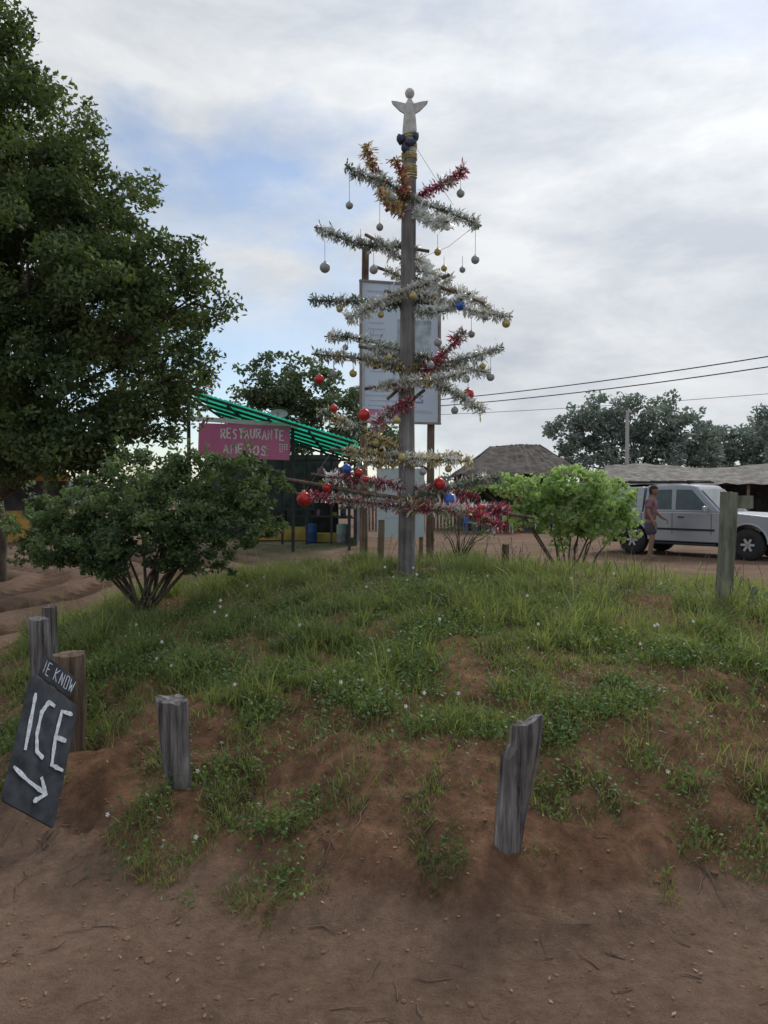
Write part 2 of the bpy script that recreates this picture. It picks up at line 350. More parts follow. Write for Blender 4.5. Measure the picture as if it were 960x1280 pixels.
LV=[(1.65,11,1.68,.28,.6),(2.1,11,1.58,.36,.7),(2.6,11,1.74,.40,.75),(3.05,11,1.58,.42,.8),(3.42,11,1.36,.32,1.0),(2.85,10.8,1.30,.36,.8),(2.35,11.1,1.38,.34,.8),(3.4,11,1.10,.26,.9),(1.35,11,1.68,.2,.5),(2.5,11,1.1,.30,.8),(3.0,10.9,1.05,.28,.8),(2.0,11,1.25,.28,.8),(2.75,10.9,1.55,.3,.8)]
foliage('foliage',LV,170,.12,26,.08,vine_leaf,Vn,8,shell=.3,aspect=.8,spiky=1.25)
limbs((2.7,11.1,hz(2.7,11.1)),LV,.02,bark,Vn,stems=5,spread=.12,name='stems',n=6)
tp=empty('twiggy_plant'); paths=[]
for i in range(16):
    b0=Vector((.85+random.uniform(-.05,.05),8.8,hz(.85,8.8))); e=b0+Vector((random.uniform(-.35,.4),random.uniform(-.2,.2),random.uniform(.3,.6))); paths.append(([b0,b0.lerp(e,.5)+Vector((0,0,.08)),e],[.007,.005,.003]))
tube_obj('stems',paths,bark,tp,5)
foliage('leaves',[(.75,8.8,1.25,.25),(1.1,8.8,1.2,.22)],260,.06,9,.04,bush_leaf,tp,9,shell=.2)
paths=[]
for i in range(150):
    x=random.gauss(1.5,1.1); y=random.uniform(5.0,8.5)
    if x<-2.5 or x>4.3: continue
    z=hz(x,y); hh=random.uniform(.18,.40); a=random.uniform(0,6.28); l=random.uniform(.02,.14)
    paths.append(([(x,y,z),(x+.4*l*math.cos(a),y+.4*l*math.sin(a),z+hh*.6),(x+l*math.cos(a),y+l*math.sin(a),z+hh)],[.0022,.0018,.003]))
tube_obj('weed_stalks',paths,plain('stalk',(.13,.13,.06),var=.4,scale=3),n=4)
T2=empty('mid_tree')
L2=[(-5.6,38,7.0,1.6),(-3.6,38,6.6,1.7),(-2.0,38,5.4,1.6),(-.6,38,4.6,1.3),(-4.5,38.5,5.0,2),(-6.6,38,5.2,1.6),(.4,38.5,3.7,1.1)]
foliage('crown',L2,14,.5,60,.26,mid_leaf,T2,10,shell=.5); limbs((-3.3,38,0),L2,.2,bark,T2)
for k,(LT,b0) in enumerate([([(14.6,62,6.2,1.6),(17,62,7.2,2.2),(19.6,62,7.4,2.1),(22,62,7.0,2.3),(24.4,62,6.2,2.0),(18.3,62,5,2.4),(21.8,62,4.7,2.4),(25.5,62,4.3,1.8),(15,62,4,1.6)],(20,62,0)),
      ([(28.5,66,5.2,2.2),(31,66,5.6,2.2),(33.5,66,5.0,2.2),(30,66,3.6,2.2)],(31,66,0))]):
    t=empty('distant_tree'); foliage('crown',LT,10,.7,50,.38,hazed_leaf,t,20+k,shell=.5); limbs(b0,LT,.25,bark,t)
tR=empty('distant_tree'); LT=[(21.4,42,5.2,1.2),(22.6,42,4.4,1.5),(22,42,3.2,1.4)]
foliage('crown',LT,16,.45,60,.25,hazed_leaf,tR,31); limbs((22.4,42,0),LT,.15,bark,tR)
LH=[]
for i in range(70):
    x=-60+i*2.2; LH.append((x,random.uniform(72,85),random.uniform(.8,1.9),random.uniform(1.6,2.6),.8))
e=empty('distant_treeline'); foliage('foliage',LH,4.5,.8,50,.5,hazed_leaf,e,40,shell=.4)
# ------------------------------------------------------------ wooden stakes
def stake(name,x,y,top,rx,ry,mat,lean=(0,0),sides=18,jag=.02,taper=0,depth=.25,notch=0):
    z0=hz(x,y)-depth; bm=bmesh.new(); rings=[]; m=16
    ph=[random.uniform(0,6.28) for _ in range(6)]
    for i in range(m+1):
        t=i/m; ring=[]; k=1-taper*(1-t)
        for j in range(sides):
            th=2*math.pi*j/sides
            rr=1+.09*math.sin(3*th+ph[0])+.07*math.sin(5*th+ph[1]+t*2)+.05*math.sin(t*9+ph[2]+th)+.05*math.sin(9*th+ph[4]+t)
            z=z0+(top-z0)*t
            if i==m:
                z+=random.uniform(-jag,jag*.3)+jag*math.cos(th+ph[3])*1.1
            cxn=math.cos(th)
            if notch and t>.86 and cxn<-.35: rr*=1-notch
            ring.append(bm.verts.new((x+lean[0]*t+cxn*rx*rr*k,y+lean[1]*t+math.sin(th)*ry*rr*k,z)))
        rings.append(ring)
    for i in range(m):
        for j in range(sides): bm.faces.new((rings[i][j],rings[i][(j+1)%sides],rings[i+1][(j+1)%sides],rings[i+1][j]))
    c=bm.verts.new((x+lean[0],y+lean[1],top-.012))
    for j in range(sides): bm.faces.new((rings[m][j],rings[m][(j+1)%sides],c))
    return bm_obj(name,bm,mat)
stake('wooden_stake',.46,3.0,.70,.078,.05,grey_wood,(.085,0),jag=.02,taper=.45,notch=.4)
stake('wooden_stake',-.93,3.55,.64,.074,.045,grey_wood,(-.06,0),jag=.012,taper=.35)
stake('log_post',-1.64,4.0,.755,.078,.078,brown_wood,(0,0),jag=.003)
stake('wooden_stake',-1.90,4.25,.90,.055,.04,grey_wood,(-.02,0),jag=.006)
stake('wooden_stake',-2.08,4.75,.89,.04,.04,grey_wood,(0,0),jag=.004)
stake('tall_post',2.66,6.0,1.60,.062,.062,green_wood,(.04,0),jag=.006)
stake('wooden_stake',3.13,6.5,.80,.03,.03,green_wood,jag=.004)
stake('wooden_stake',1.43,9.0,.99,.04,.04,brown_wood,jag=.004)
box('post_plate',(2.79,5.96,1.52),(.14,.012,.10),green_wood,None,(0,.0,-.3),.003)
# ------------------------------------------------------------ ICE board
def board_sign(name,TL,TR,BL,strokes,sw,thick=.014):
    TL,TR,BL=Vector(TL),Vector(TR),Vector(BL); u=TR-TL; v=BL-TL; n=u.cross(v).normalized()
    if n.y>0: n=-n
    e=empty(name)
    bm=bmesh.new()
    out=[(.03,0),(.97,0),(1,.03),(1,.97),(.98,1),(.02,1),(0,.98),(0,.03)]
    f=[bm.verts.new(TL+u*a+v*b) for a,b in out]; g=[bm.verts.new(TL+u*a+v*b-n*thick) for a,b in out]
    bm.faces.new(f); bm.faces.new(g[::-1]); k=len(out)
    for i in range(k): bm.faces.new((f[i],f[(i+1)%k],g[(i+1)%k],g[i]))
    bm_obj('board',bm,dark_board,e,bevel=.002)
    bm=bmesh.new(); lv=0
    for st in strokes:
        lv+=1; off=n*(.002+.0007*lv)
        P=[TL+u*a+v*b+off for a,b in st]; Q=[]
        for i in range(len(P)-1):
            for t in range(5): Q.append(P[i].lerp(P[i+1],t/5))
        Q.append(P[-1]); prev=None
        for i,p in enumerate(Q):
            d=(Q[min(i+1,len(Q)-1)]-Q[max(i-1,0)]).normalized(); s=d.cross(n)*sw*random.uniform(.7,1.2)*(.7 if i in(0,len(Q)-1) else 1)
            cur=(bm.verts.new(p+s),bm.verts.new(p-s))
            if prev: bm.faces.new((prev[0],prev[1],cur[1],cur[0]))
            prev=cur
    bm_obj('lettering',bm,white_chalk,e); return e
board_sign('ice_sign',(-1.61,3.5,.77),(-1.49,3.72,.554),(-1.61,3.21,.296),
 [[(.13,.13),(.15,.35),(.17,.58)],
  [(.53,.13),(.40,.13),(.31,.24),(.31,.42),(.38,.54),(.52,.56)],
  [(.90,.10),(.68,.13),(.66,.35),(.70,.57),(.94,.56)],[(.68,.35),(.88,.33)],
  [(.03,.74),(.35,.78),(.70,.80)],[(.55,.70),(.70,.80),(.50,.90)]],.0105)
board_sign('name_board',(-1.66,3.75,.80),(-1.55,3.86,.655),(-1.675,3.70,.715),
 [[(.08,.2),(.08,.8)],[(.24,.2),(.15,.2),(.15,.8),(.24,.8)],[(.15,.5),(.22,.5)],[(.38,.2),(.38,.8)],[(.48,.2),(.38,.5),(.48,.8)],[(.55,.8),(.55,.2),(.64,.8),(.64,.2)],[(.70,.2),(.78,.2),(.78,.8),(.70,.8),(.70,.2)],[(.83,.2),(.86,.8),(.89,.4),(.92,.8),(.96,.2)]],.0022,.01)
# ------------------------------------------------------------ Christmas tree of poles
PX,PY=.22,7.5; PZ=hz(PX,PY)
xt=empty('christmas_pole_tree',(PX,PY,PZ))
H=4.35
tube_obj('pole',[([(0,0,-.3),(0,0,.0),(.004,0,.6),(.0,0,1.6),(.012,0,2.6),(.02,0,3.6),(.025,0,H-.25)],[.09,.086,.082,.077,.074,.071,.067])],pole_wood,xt,14)
def tinmat(nm,c,metal=.5,rough=.35): return plain(nm,c,rough,metal,.25,30,trans=.3)
TM=[tinmat('tinsel_silver',(.58,.60,.55)),tinmat('tinsel_gold',(.58,.47,.20)),tinmat('tinsel_red',(.44,.08,.13)),tinmat('tinsel_green',(.18,.24,.18)),tinmat('tinsel_white',(.78,.80,.78),.1,.5)]
SIL,GOL,RED,GRN,WHI=range(5)
BR=[((-.06,.05,3.62),(-.40,.10,4.22),[(GOL,3),(RED,2),(GRN,1)]),
    ((.02,0,3.62),(-.10,-.25,3.95),[(RED,2),(GOL,2)]),
    ((.04,-.05,3.62),(-.58,-.15,3.90),[(SIL,4),(GRN,2)]),
    ((-.1,0,3.60),(.56,.10,3.98),[(RED,3),(SIL,2)]),
    ((-.15,.0,3.70),(.68,-.15,3.36),[(SIL,3),(GRN,2),(WHI,2)]),
    ((.05,.1,3.60),(.32,-.6,3.22),[(SIL,3),(WHI,2)]),
    ((.0,.1,3.55),(-.25,-.55,3.52),[(RED,1),(GOL,2),(SIL,2)]),
    ((.1,0,3.18),(-.88,.15,3.42),[(SIL,4),(GRN,2)]),
    ((-.3,.05,3.28),(.42,.0,2.88),[(WHI,4),(SIL,3)]),
    ((-.2,.1,3.0),(.82,.1,2.64),[(SIL,3),(WHI,3),(GOL,1)]),
    ((.1,.1,3.1),(.25,.7,3.2),[(SIL,3),(WHI,3)]),
    ((.15,.0,2.66),(-.93,.0,2.70),[(SIL,3),(GRN,4)]),
    ((.3,-.1,2.86),(-.55,-.3,2.45),[(SIL,3),(GOL,1),(WHI,2)]),
    ((-.1,.0,2.75),(.98,-.1,2.50),[(SIL,3),(GOL,1),(WHI,3)]),
    ((.1,-.05,2.55),(.55,-.5,2.62),[(SIL,2),(GRN,1),(WHI,2)]),
    ((.25,.0,2.12),(-.78,.15,2.38),[(GRN,3),(SIL,3),(WHI,1)]),
    ((.3,.0,2.02),(-.88,-.1,2.16),[(SIL,3),(GOL,2),(GRN,1)]),
    ((-.2,.05,2.06),(.93,.1,2.24),[(SIL,3),(GRN,2),(WHI,2)]),
    ((-.1,-.05,1.80),(.55,-.1,2.36),[(RED,3),(SIL,3)]),
    ((-.35,.0,2.22),(.80,.15,2.02),[(WHI,3),(SIL,3)]),
    ((-.3,-.05,1.84),(.5,-.5,1.9),[(SIL,3),(GOL,1),(WHI,2)]),
    ((.0,-.0,2.05),(.72,-.2,1.60),[(GRN,1),(SIL,3),(GOL,1),(WHI,1)]),
    ((.08,-.1,1.74),(-.32,-.25,1.42),[(RED,3),(SIL,2)]),
    ((.1,-.05,1.10),(-.86,-.1,1.60),[(SIL,3),(GOL,2),(GRN,1),(WHI,1)]),
    ((-.62,-.2,1.22),(.62,-.1,1.12),[(SIL,2),(GOL,2),(WHI,2)]),
    ((-.5,.1,1.12),(.55,.3,1.2),[(GOL,2),(SIL,2),(WHI,1)]),
    ((-.80,-.15,.98),(.70,.1,.78),[(RED,3),(SIL,2),(WHI,1)]),
    ((-.95,-.1,.80),(.95,-.2,.66),[(RED,4),(SIL,2),(WHI,1)]),
    ((-.1,-.1,.72),(.85,-.45,.52),[(GOL,2),(RED,2),(SIL,2)]),
    ((.1,-.1,.78),(.95,.3,.98),[(SIL,3),(GRN,2),(GOL,1)])]
sticks=[];VV=[];MI=[]
g=np.random.default_rng(3)
for a,b_,cols in BR:
    a=np.array(a);b_=np.array(b_);d=b_-a;L=np.linalg.norm(d);u=d/L
    q=np.cross(u,[0,0,1.]);q/=np.linalg.norm(q);w=np.cross(q,u)
    c1,c2,p1=g.uniform(-.045,.06),g.uniform(-.025,.025),g.uniform(0,6)
    def cv(t):
        t=np.asarray(t,float)[...,None]; return a+d*t+w*(c1*np.sin(np.pi*t)+c2*np.sin(t*7+p1)-c2*math.sin(p1))+q*c2*np.sin(t*5+p1)
    ts=np.linspace(0,1.03,9); P=[tuple(a-u*.12)]+[tuple(p) for p in cv(ts)]
    sticks.append((P,list(np.linspace(.017,.008,10))))
    n=int(L*1400); t=g.random(n)*1.01; lump=.62+.6*np.sin(t*L*g.uniform(14,26)+g.uniform(0,6))**2
    lump*=.78+.5*g.random(12)[np.minimum((t*11.5).astype(int),11)]
    base=cv(t)+(g.normal(size=(n,1))*q+g.normal(size=(n,1))*w)*.018
    th=g.uniform(0,2*np.pi,n); dr=np.cos(th)[:,None]*q+np.sin(th)[:,None]*w+u*g.uniform(-.8,.8,n)[:,None]+np.array([0,0,-.15])
    dr/=np.linalg.norm(dr,axis=1)[:,None]
    ln=g.uniform(.03,.078,n)*lump
    sd=np.cross(dr,g.normal(size=(n,3)));sd/=np.linalg.norm(sd,axis=1)[:,None]; sd*=g.uniform(.004,.011,n)[:,None]
    tip=base+dr*ln[:,None]; md=base+dr*ln[:,None]*.6
    VV.append(np.stack([base-sd*.3,md+sd,tip,md-sd],1).reshape(-1,3))
    cs=np.array([c for c,_ in cols]);ws=np.array([x for _,x in cols],float);ws/=ws.sum()
    seg=g.choice(cs,size=9,p=ws); main=seg[np.minimum(t*8.99,8).astype(int)]; alt=g.choice(cs,size=n,p=ws)
    MI.append(np.where(g.random(n)<.5,main,alt))
sticks.append(([(-1.28,-.1,.97),(-.3,-.1,.80),(.4,-.1,.70),(1.22,-.15,.58)],[.018,.022,.022,.017]))
sticks.append(([(.75,.0,2.66),(.3,.0,2.82),(.0,.05,2.95)],[.012,.014,.014]))
sticks.append(([(.78,.12,2.63),(.98,.12,2.57)],[.014,.012]))
tube_obj('branch_sticks',sticks,brown_wood,xt,7)
VV=np.concatenate(VV);o=npmesh('tinsel',VV,np.arange(len(VV)).reshape(-1,4),TM,np.concatenate(MI)); o.parent=xt
def glossy(nm,c,metal=.2,rough=.3): return plain(nm,c,rough,metal,.12,12,spec=.5)
BM=[glossy('bauble_grey',(.30,.31,.31),.2,.45),glossy('bauble_red',(.52,.03,.03)),glossy('bauble_blue',(.04,.12,.42)),glossy('bauble_gold',(.42,.34,.12))]
BB=[(-.80,.1,3.03,.052,0,.34),(-.55,-.1,3.56,.036,0,.27),(-.36,.1,3.89,.03,0,.18),(-.26,-.2,3.32,.034,0,.2),(-.14,-.5,3.48,.038,0,.06),(.53,.1,3.75,.04,0,.18),
    (.65,-.12,3.04,.04,0,.3),(-.32,.0,2.98,.042,0,.2),(.64,.1,2.38,.036,0,.2),(.48,-.4,2.54,.045,2,.06),(.29,-.2,2.24,.038,0,.12),(.59,.1,1.94,.038,0,.18),(.83,.1,1.96,.04,0,.24),(.74,0,2.05,.03,3,.1),
    (-.71,0,1.98,.035,0,.18),(-.52,0,1.98,.038,3,.14),(.61,.1,1.79,.058,1,.26),(-.41,-.1,1.57,.06,1,.4),(-.84,-.1,1.91,.045,1,.2),(-.70,-.1,1.63,.038,1,.4),(-.99,-.1,.76,.072,1,.12),(-.77,-.1,.87,.045,1,.08),
    (.42,-.1,.75,.066,2,.32),(-.58,-.1,1.05,.048,2,.14),(.32,0,.91,.058,1,.24),(-.46,-.1,1.01,.042,1,.14),(-.39,-.2,.95,.03,1,.1),(.54,0,2.98,.03,0,.1),(.3,0,3.15,.035,3,.14),(-.17,-.2,2.1,.03,3,.1),(-.17,-.1,2.68,.035,1,.1),(.05,-.3,2.65,.035,3,.1),
    (.62,-.3,.6,.04,3,.1),(-.1,-.3,1.5,.035,3,.1),(.45,-.2,1.6,.035,0,.14),(.95,-.1,2.44,.04,3,.06),(-.05,-.2,1.15,.04,3,.1),(.15,-.2,1.02,.035,0,.1),(.22,-.25,2.02,.035,0,.08),(-.25,-.2,2.5,.03,3,.1),(-.35,-.2,2.2,.032,0,.12),(.35,-.15,2.95,.03,3,.08),
    (-.65,0,2.6,.032,3,.08),(-.45,.05,3.28,.03,0,.08),(.4,.1,3.42,.03,0,.08),(.75,-.1,2.5,.03,0,.07),(-.6,.1,2.25,.03,0,.08),(.5,.1,2.06,.032,3,.08),(-.3,-.1,1.3,.035,3,.08),(.4,-.1,1.05,.035,3,.08),(.7,-.2,.68,.035,1,.06),(-.2,-.1,.7,.035,3,.06)]
bms=[bmesh.new() for _ in BM]; capb=bmesh.new(); strings=[]
for x,y,z,r,c,s_ in BB:
    bmesh.ops.create_uvsphere(bms[c],u_segments=20,v_segments=12,radius=r,matrix=Matrix.Translation((x,y,z)))
    bmesh.ops.create_cone(capb,segments=10,radius1=r*.28,radius2=r*.24,depth=r*.35,cap_ends=True,matrix=Matrix.Translation((x,y,z+r*1.05)))
    strings.append(([(x,y,z+r),(x,y,z+r+s_*.5),(x,y,z+r+s_)],[.0022]*3))
for nm,b_,m in zip(['baubles_grey','baubles_red','baubles_blue','baubles_gold'],bms,BM): bm_obj(nm,b_,m,xt,smooth=True)
bm_obj('bauble_caps',capb,plain('cap_metal',(.5,.45,.3),.3,.9),xt)
strings.append(([(.06,0,4.2),(.25,0,3.9),(.45,0,3.6)],[.002]*3)); strings.append(([(.02,0,3.05),(.4,0,3.2),(.68,0,3.42)],[.002]*3)); strings.append(([(-.4,.1,4.2),(-.36,.1,4.0),(-.36,.1,3.92)],[.002]*3))
strings.append(([(-1.0,-.1,.80),(-.55,0,1.5),(-.32,0,2.4)],[.002]*3))
tube_obj('strings',strings,plain('string',(.25,.24,.22)),xt,4)
wrap=[];
for i in range(26):
    z=3.86+i*.019; wrap.append(([(.024+.071*math.cos(t),.071*math.sin(t),z+.008*math.sin(t+i)) for t in np.linspace(0,6.3,15)],[.0075]*15))
tube_obj('gold_wrapping',wrap[:7]+wrap[9:13]+wrap[15:18]+wrap[20:22],plain('gold_rope',(.40,.34,.16),.6,.1,.4,20),xt,5)
bm=bmesh.new()
for (x,y,z,sx,sy,sz) in [(-.06,-.04,4.21,.045,.05,.05),(.085,-.03,4.24,.03,.05,.05),(.03,-.07,4.17,.06,.03,.035),(-.02,-.05,4.12,.04,.04,.05)]:
    q=bmesh.ops.create_icosphere(bm,subdivisions=2,radius=1)
    for v in q['verts']:
        k=1+.15*math.sin(v.co.x*7+v.co.z*5); v.co=Vector((v.co.x*sx*k+x,v.co.y*sy*k+y,v.co.z*sz*k+z))
bm_obj('solar_light_bundle',bm,plain('dark_blue_plastic',(.06,.07,.12),.5,var=.4),xt,smooth=True)
ang=empty('angel'); ang.parent=xt; ang.location=(.028,0,4.31)
am=plain('whitewashed_wood',(.50,.49,.47),.7,var=.25,scale=18,bump=.3)
bm=bmesh.new(); prof=[(.066,-.22),(.070,-.16),(.070,.0),(.060,.12),(.050,.2),(.042,.26),(.024,.29),(.016,.315)]; rings=[]
for r,z in prof: rings.append([bm.verts.new((r*math.cos(t),r*.7*math.sin(t),z)) for t in np.linspace(0,2*math.pi,17)[:-1]])
for i in range(len(prof)-1):
    for j in range(16): bm.faces.new((rings[i][j],rings[i][(j+1)%16],rings[i+1][(j+1)%16],rings[i+1][j]))
bm.faces.new(rings[-1]); bm_obj('robe',bm,am,ang,smooth=True)
bm=bmesh.new(); bmesh.ops.create_uvsphere(bm,u_segments=20,v_segments=14,radius=.046,matrix=Matrix.Translation((0,0,.355))@Matrix.Scale(1.05,4,(0,0,1)))
bm_obj('head',bm,am,ang,smooth=True)
for sgn in (-1,1):
    bm=bmesh.new(); W=[(0,.20),(.03,.255),(.08,.268),(.13,.280),(.178,.285),(.165,.255),(.13,.22),(.10,.19),(.06,.165),(.02,.155)]
    f=[bm.verts.new((sgn*a,-.012+.02*a,z)) for a,z in W]; gk=[bm.verts.new((sgn*a,.012+.02*a,z)) for a,z in W]
    bm.faces.new(f);bm.faces.new(gk[::-1])
    for i in range(len(W)): bm.faces.new((f[i],f[(i+1)%len(W)],gk[(i+1)%len(W)],gk[i]))
    bm_obj('wing_l' if sgn<0 else 'wing_r',bm,am,ang,bevel=.004)
# ------------------------------------------------------------ billboard
bb=empty('information_billboard',(.21,11.0,0),(0,0,math.radians(14)))
tube_obj('post_1',[([(-.50,.06,-.3),(-.5,.06,2.5),(-.47,.06,5.05)],[.06,.055,.05])],brown_wood,bb,10)
tube_obj('post_2',[([(.48,.06,-.3),(.5,.06,2.5),(.54,.06,4.7)],[.06,.055,.05])],brown_wood,bb,10)
pw=plain('panel_print',(.62,.70,.80),.45,var=.05,scale=2,trans=.25)
box('panel',(.02,-.02,3.57),(1.12,.03,1.94),pw,bb)
fr=plain('panel_frame',(.25,.21,.18),.7)
for (c,s_) in [((.02,-.03,4.555),(1.2,.05,.03)),((.02,-.03,2.585),(1.2,.05,.03)),((-.56,-.03,3.57),(.03,.05,1.93)),((.60,-.03,3.57),(.03,.05,1.93))]: box('frame',c,s_,fr,bb)
navy=plain('print_navy',(.22,.30,.45)); gpr=plain('print_grey',(.42,.48,.56)); ppr=plain('print_pink',(.45,.22,.32)); dpr=plain('print_photo',(.36,.43,.47),var=.5,scale=6)
def fl(c,w_,h_,m): box('print',(c[0],-.0375,c[1]),(w_,.003,h_),m,bb)
for i,(w_,z) in enumerate([(.5,4.42),(.36,4.34)]): fl((-.22,z),w_,.03,gpr)
fl((.22,3.75),.5,.6,dpr); fl((.22,3.35),.5,.06,gpr)
for i in range(9): fl((-.33,3.98-i*.085),.22+.05*math.sin(i*2.3),.018,gpr)
for i in range(5): fl((-.25+.02*math.sin(i*3),3.10-i*.07),.42+.06*math.sin(i*4),.016,gpr)
fl((-.36,2.73),.24,.08,ppr); fl((.3,2.75),.4,.04,gpr)
for i in range(5):
    for j in range(5):
        if random.random()<.6: fl((.22+i*.03,3.0-j*.03),.027,.027,navy)
lp=empty('notice_panel',(.21,10.6,0),(0,0,math.radians(5)))
box('panel',(.02,0,1.45),(.66,.02,.95),plain('pale_green_panel',(.42,.50,.50),.5,var=.08,scale=3),lp); 
for a in(-.27,.31): box('leg',(a,.035,.75),(.05,.045,1.9),brown_wood,lp)
for i in range(6): box('print',(.0,-.0125,1.75-i*.1),(.5-.05*(i%3),.003,.03),gpr,lp)
tube_obj('prop_post',[([(-.05,9.6,.3),(-.03,9.6,1.25)],[.045,.04])],brown_wood,None,9)
# ------------------------------------------------------------ restaurant stall
rs=empty('restaurant_stall')
black=plain('black_paint',(.03,.03,.035),.6,var=.4); yel=plain('yellow_paint',(.46,.27,.07),.7,var=.35,scale=3); dark=plain('dark_wall',(.06,.058,.06),.85,var=.5,scale=3)
whitep=plain('white_paint',(.62,.62,.60),.6,var=.1); pink=plain('pink_vinyl',(.62,.20,.36),.5,var=.10,scale=2,trans=.25)
gm=plain('green_roof_sheet',(.02,.42,.24),.45,var=.35,scale=2,trans=.75)
TR_=math.atan(.31)
def rz_(x,y): return 3.93-(x+3.96)*.31-(y-20)*.05
nu=120;nv=6;VVr=[]
for j in range(nv):
    y=20.0+j*1.3
    for i in range(nu):
        x=-5.3+i/(nu-1)*4.6; VVr.append((x,y,rz_(x,y)+.018*math.sin(i*1.9)))
ii=(np.arange(nv-1)[:,None]*nu+np.arange(nu-1)[None,:]).ravel()
o=npmesh('roof_sheet',VVr,np.stack([ii,ii+1,ii+nu+1,ii+nu],1),gm,smooth=True); o.parent=rs
for j in range(6):
    y=20.05+j*1.28; box('rafter',(-3.0,y,rz_(-3.0,y)-.08),(4.8,.05,.07),black,rs,(0,TR_,0))
for i in range(5):
    x=-5.1+i*1.05; box('purlin',(x,23.2,rz_(x,23.2)-.15),(.05,6.5,.05),black,rs,(-.05,0,0))
for (x,y) in [(-2.43,20.5),(-5.2,20.5),(-.95,21.0),(-.95,26.3),(-5.2,26.3)]:
    zt=rz_(x,y)-.12; box('post',(x,y,zt/2),(.08,.08,zt),black,rs)
box('fascia',(-3.7,20.42,3.45),(2.9,.05,.12),whitep,rs,(0,math.radians(4),0))
box('banner',(-3.7,20.36,2.93),(2.42,.02,.9),pink,rs,(0,math.radians(2.0),0))
def brush_text(word,x0,z0,w_,h_,y,mat,parent,sw=.022,slope=-.035):
    G={'R':[[(0,0),(0,1),(.7,.95),(.7,.6),(0,.5)],[(.3,.5),(.8,0)]],'E':[[(.75,1),(0,1),(0,0),(.75,0)],[(0,.5),(.6,.5)]],'S':[[(.75,.9),(.3,1),(.05,.75),(.65,.35),(.5,0),(0,.1)]],
       'T':[[(0,1),(.9,1)],[(.45,1),(.45,0)]],'A':[[(0,0),(.4,1),(.8,0)],[(.15,.4),(.65,.4)]],'U':[[(0,1),(.05,.2),(.4,0),(.7,.2),(.75,1)]],'N':[[(0,0),(0,1),(.7,0),(.7,1)]],
       'M':[[(0,0),(.1,1),(.42,.3),(.75,1),(.85,0)]],'G':[[(.75,.85),(.4,1),(0,.6),(.1,.1),(.5,0),(.75,.2),(.75,.5),(.45,.5)]],'O':[[(.4,1),(0,.6),(.1,.1),(.5,0),(.78,.4),(.7,.9),(.4,1)]]}
    bm=bmesh.new(); n=0
    for i,ch in enumerate(word):
        ox=x0+i*w_; dz=random.uniform(-.02,.02); 
        for st in G[ch]:
            n+=1; P=[Vector((ox+a*w_*.85,y-.0004*n,z0+dz+b*h_+slope*(ox-x0+a*w_))) for a,b in st]; prev=None
            for k,p in enumerate(P):
                d=(P[min(k+1,len(P)-1)]-P[max(k-1,0)]).normalized(); s=Vector((-d.z,0,d.x))*sw
                cur=(bm.verts.new(p+s),bm.verts.new(p-s))
                if prev: bm.faces.new((prev[0],prev[1],cur[1],cur[0]))
                prev=cur
    bm_obj('lettering',bm,mat,parent)
brush_text('RESTAURANTE',-4.30,3.03,.155,.25,20.345,whitep,rs); brush_text('AMEGOS',-4.25,2.62,.2,.24,20.345,whitep,rs)
bm=bmesh.new()
for i in range(14):
    bmesh.ops.create_circle(bm,cap_ends=True,segments=8,radius=.02,matrix=Matrix.Translation((-2.75+(i%4)*.06,20.345,2.85-(i//4)*.06))@Matrix.Rotation(math.pi/2,4,'X'))
bm_obj('banner_dots',bm,whitep,rs)
box('back_wall',(-3.9,27.0,1.45),(4.6,.15,2.9),dark,rs)
box('side_wall',(-.85,24.8,1.3),(.1,4.2,2.55),dark,rs)
for x in (-2.9,-2.2,-1.5): box('door_panel',(x,21.9,1.35),(.06,.06,2.5),black,rs)
for z in (.9,1.7,2.5): box('lattice_rail',(-1.75,21.95,z),(1.7,.04,.05),black,rs)
for i in range(4): box('shelf',(-1.7,26.6,.7+i*.5),(1.3,.4,.04),black,rs)
mb=plain('box_blue',(.08,.14,.3)); mj=plain('jar',(.25,.22,.18))
for i in range(26):
    c=random.choice([whitep,yel,pink,mb,mj])
    x=-2.3+random.random()*1.2; z=.72+.5*random.randrange(4); hh=random.uniform(.12,.3); box('crate',(x,26.5,z+hh/2),(random.uniform(.08,.2),.16,hh),c,rs,bevel=.01)
box('counter_base',(-3.3,25.6,.22),(2.0,.5,.44),yel,rs,bevel=.01); box('counter_top',(-3.3,25.6,1.0),(2.1,.6,.06),black,rs); 
for x in (-4.2,-3.3,-2.4): box('counter_leg',(x,25.6,.71),(.07,.4,.52),black,rs)
box('step_base',(-1.9,24.6,.14),(1.0,.5,.28),yel,rs,bevel=.01)
for i,(x,y,m) in enumerate([(-2.3,24.2,plain('blue_drum_paint',(.04,.08,.22))),(-1.3,24.0,plain('drum_grey',(.3,.3,.3)))]):
    e=empty('storage_drum',(x,y,0)); bm=bmesh.new(); pr=[(.0,.0),(.17,0),(.19,.05),(.18,.28),(.195,.3),(.18,.32),(.185,.55),(.15,.6),(0,.6)]
    R=[[bm.verts.new((max(r,.001)*math.cos(t),max(r,.001)*math.sin(t),z)) for t in np.linspace(0,2*math.pi,17)[:-1]] for r,z in pr]
    for a in range(len(pr)-1):
        for j in range(16): bm.faces.new((R[a][j],R[a][(j+1)%16],R[a+1][(j+1)%16],R[a+1][j]))
    bm_obj('drum',bm,m,e,smooth=True)
sd=empty('satellite_dish',(-3.0,22,3.53)); bm=bmesh.new()
R=[[bm.verts.new((r*math.cos(t),-r*r*.5,.3+r*.5*math.sin(t))) for t in np.linspace(0,2*math.pi,17)[:-1]] for r in (.02,.12,.2,.26)]
for a in range(3):
    for j in range(16): bm.faces.new((R[a][j],R[a][(j+1)%16],R[a+1][(j+1)%16],R[a+1][j]))
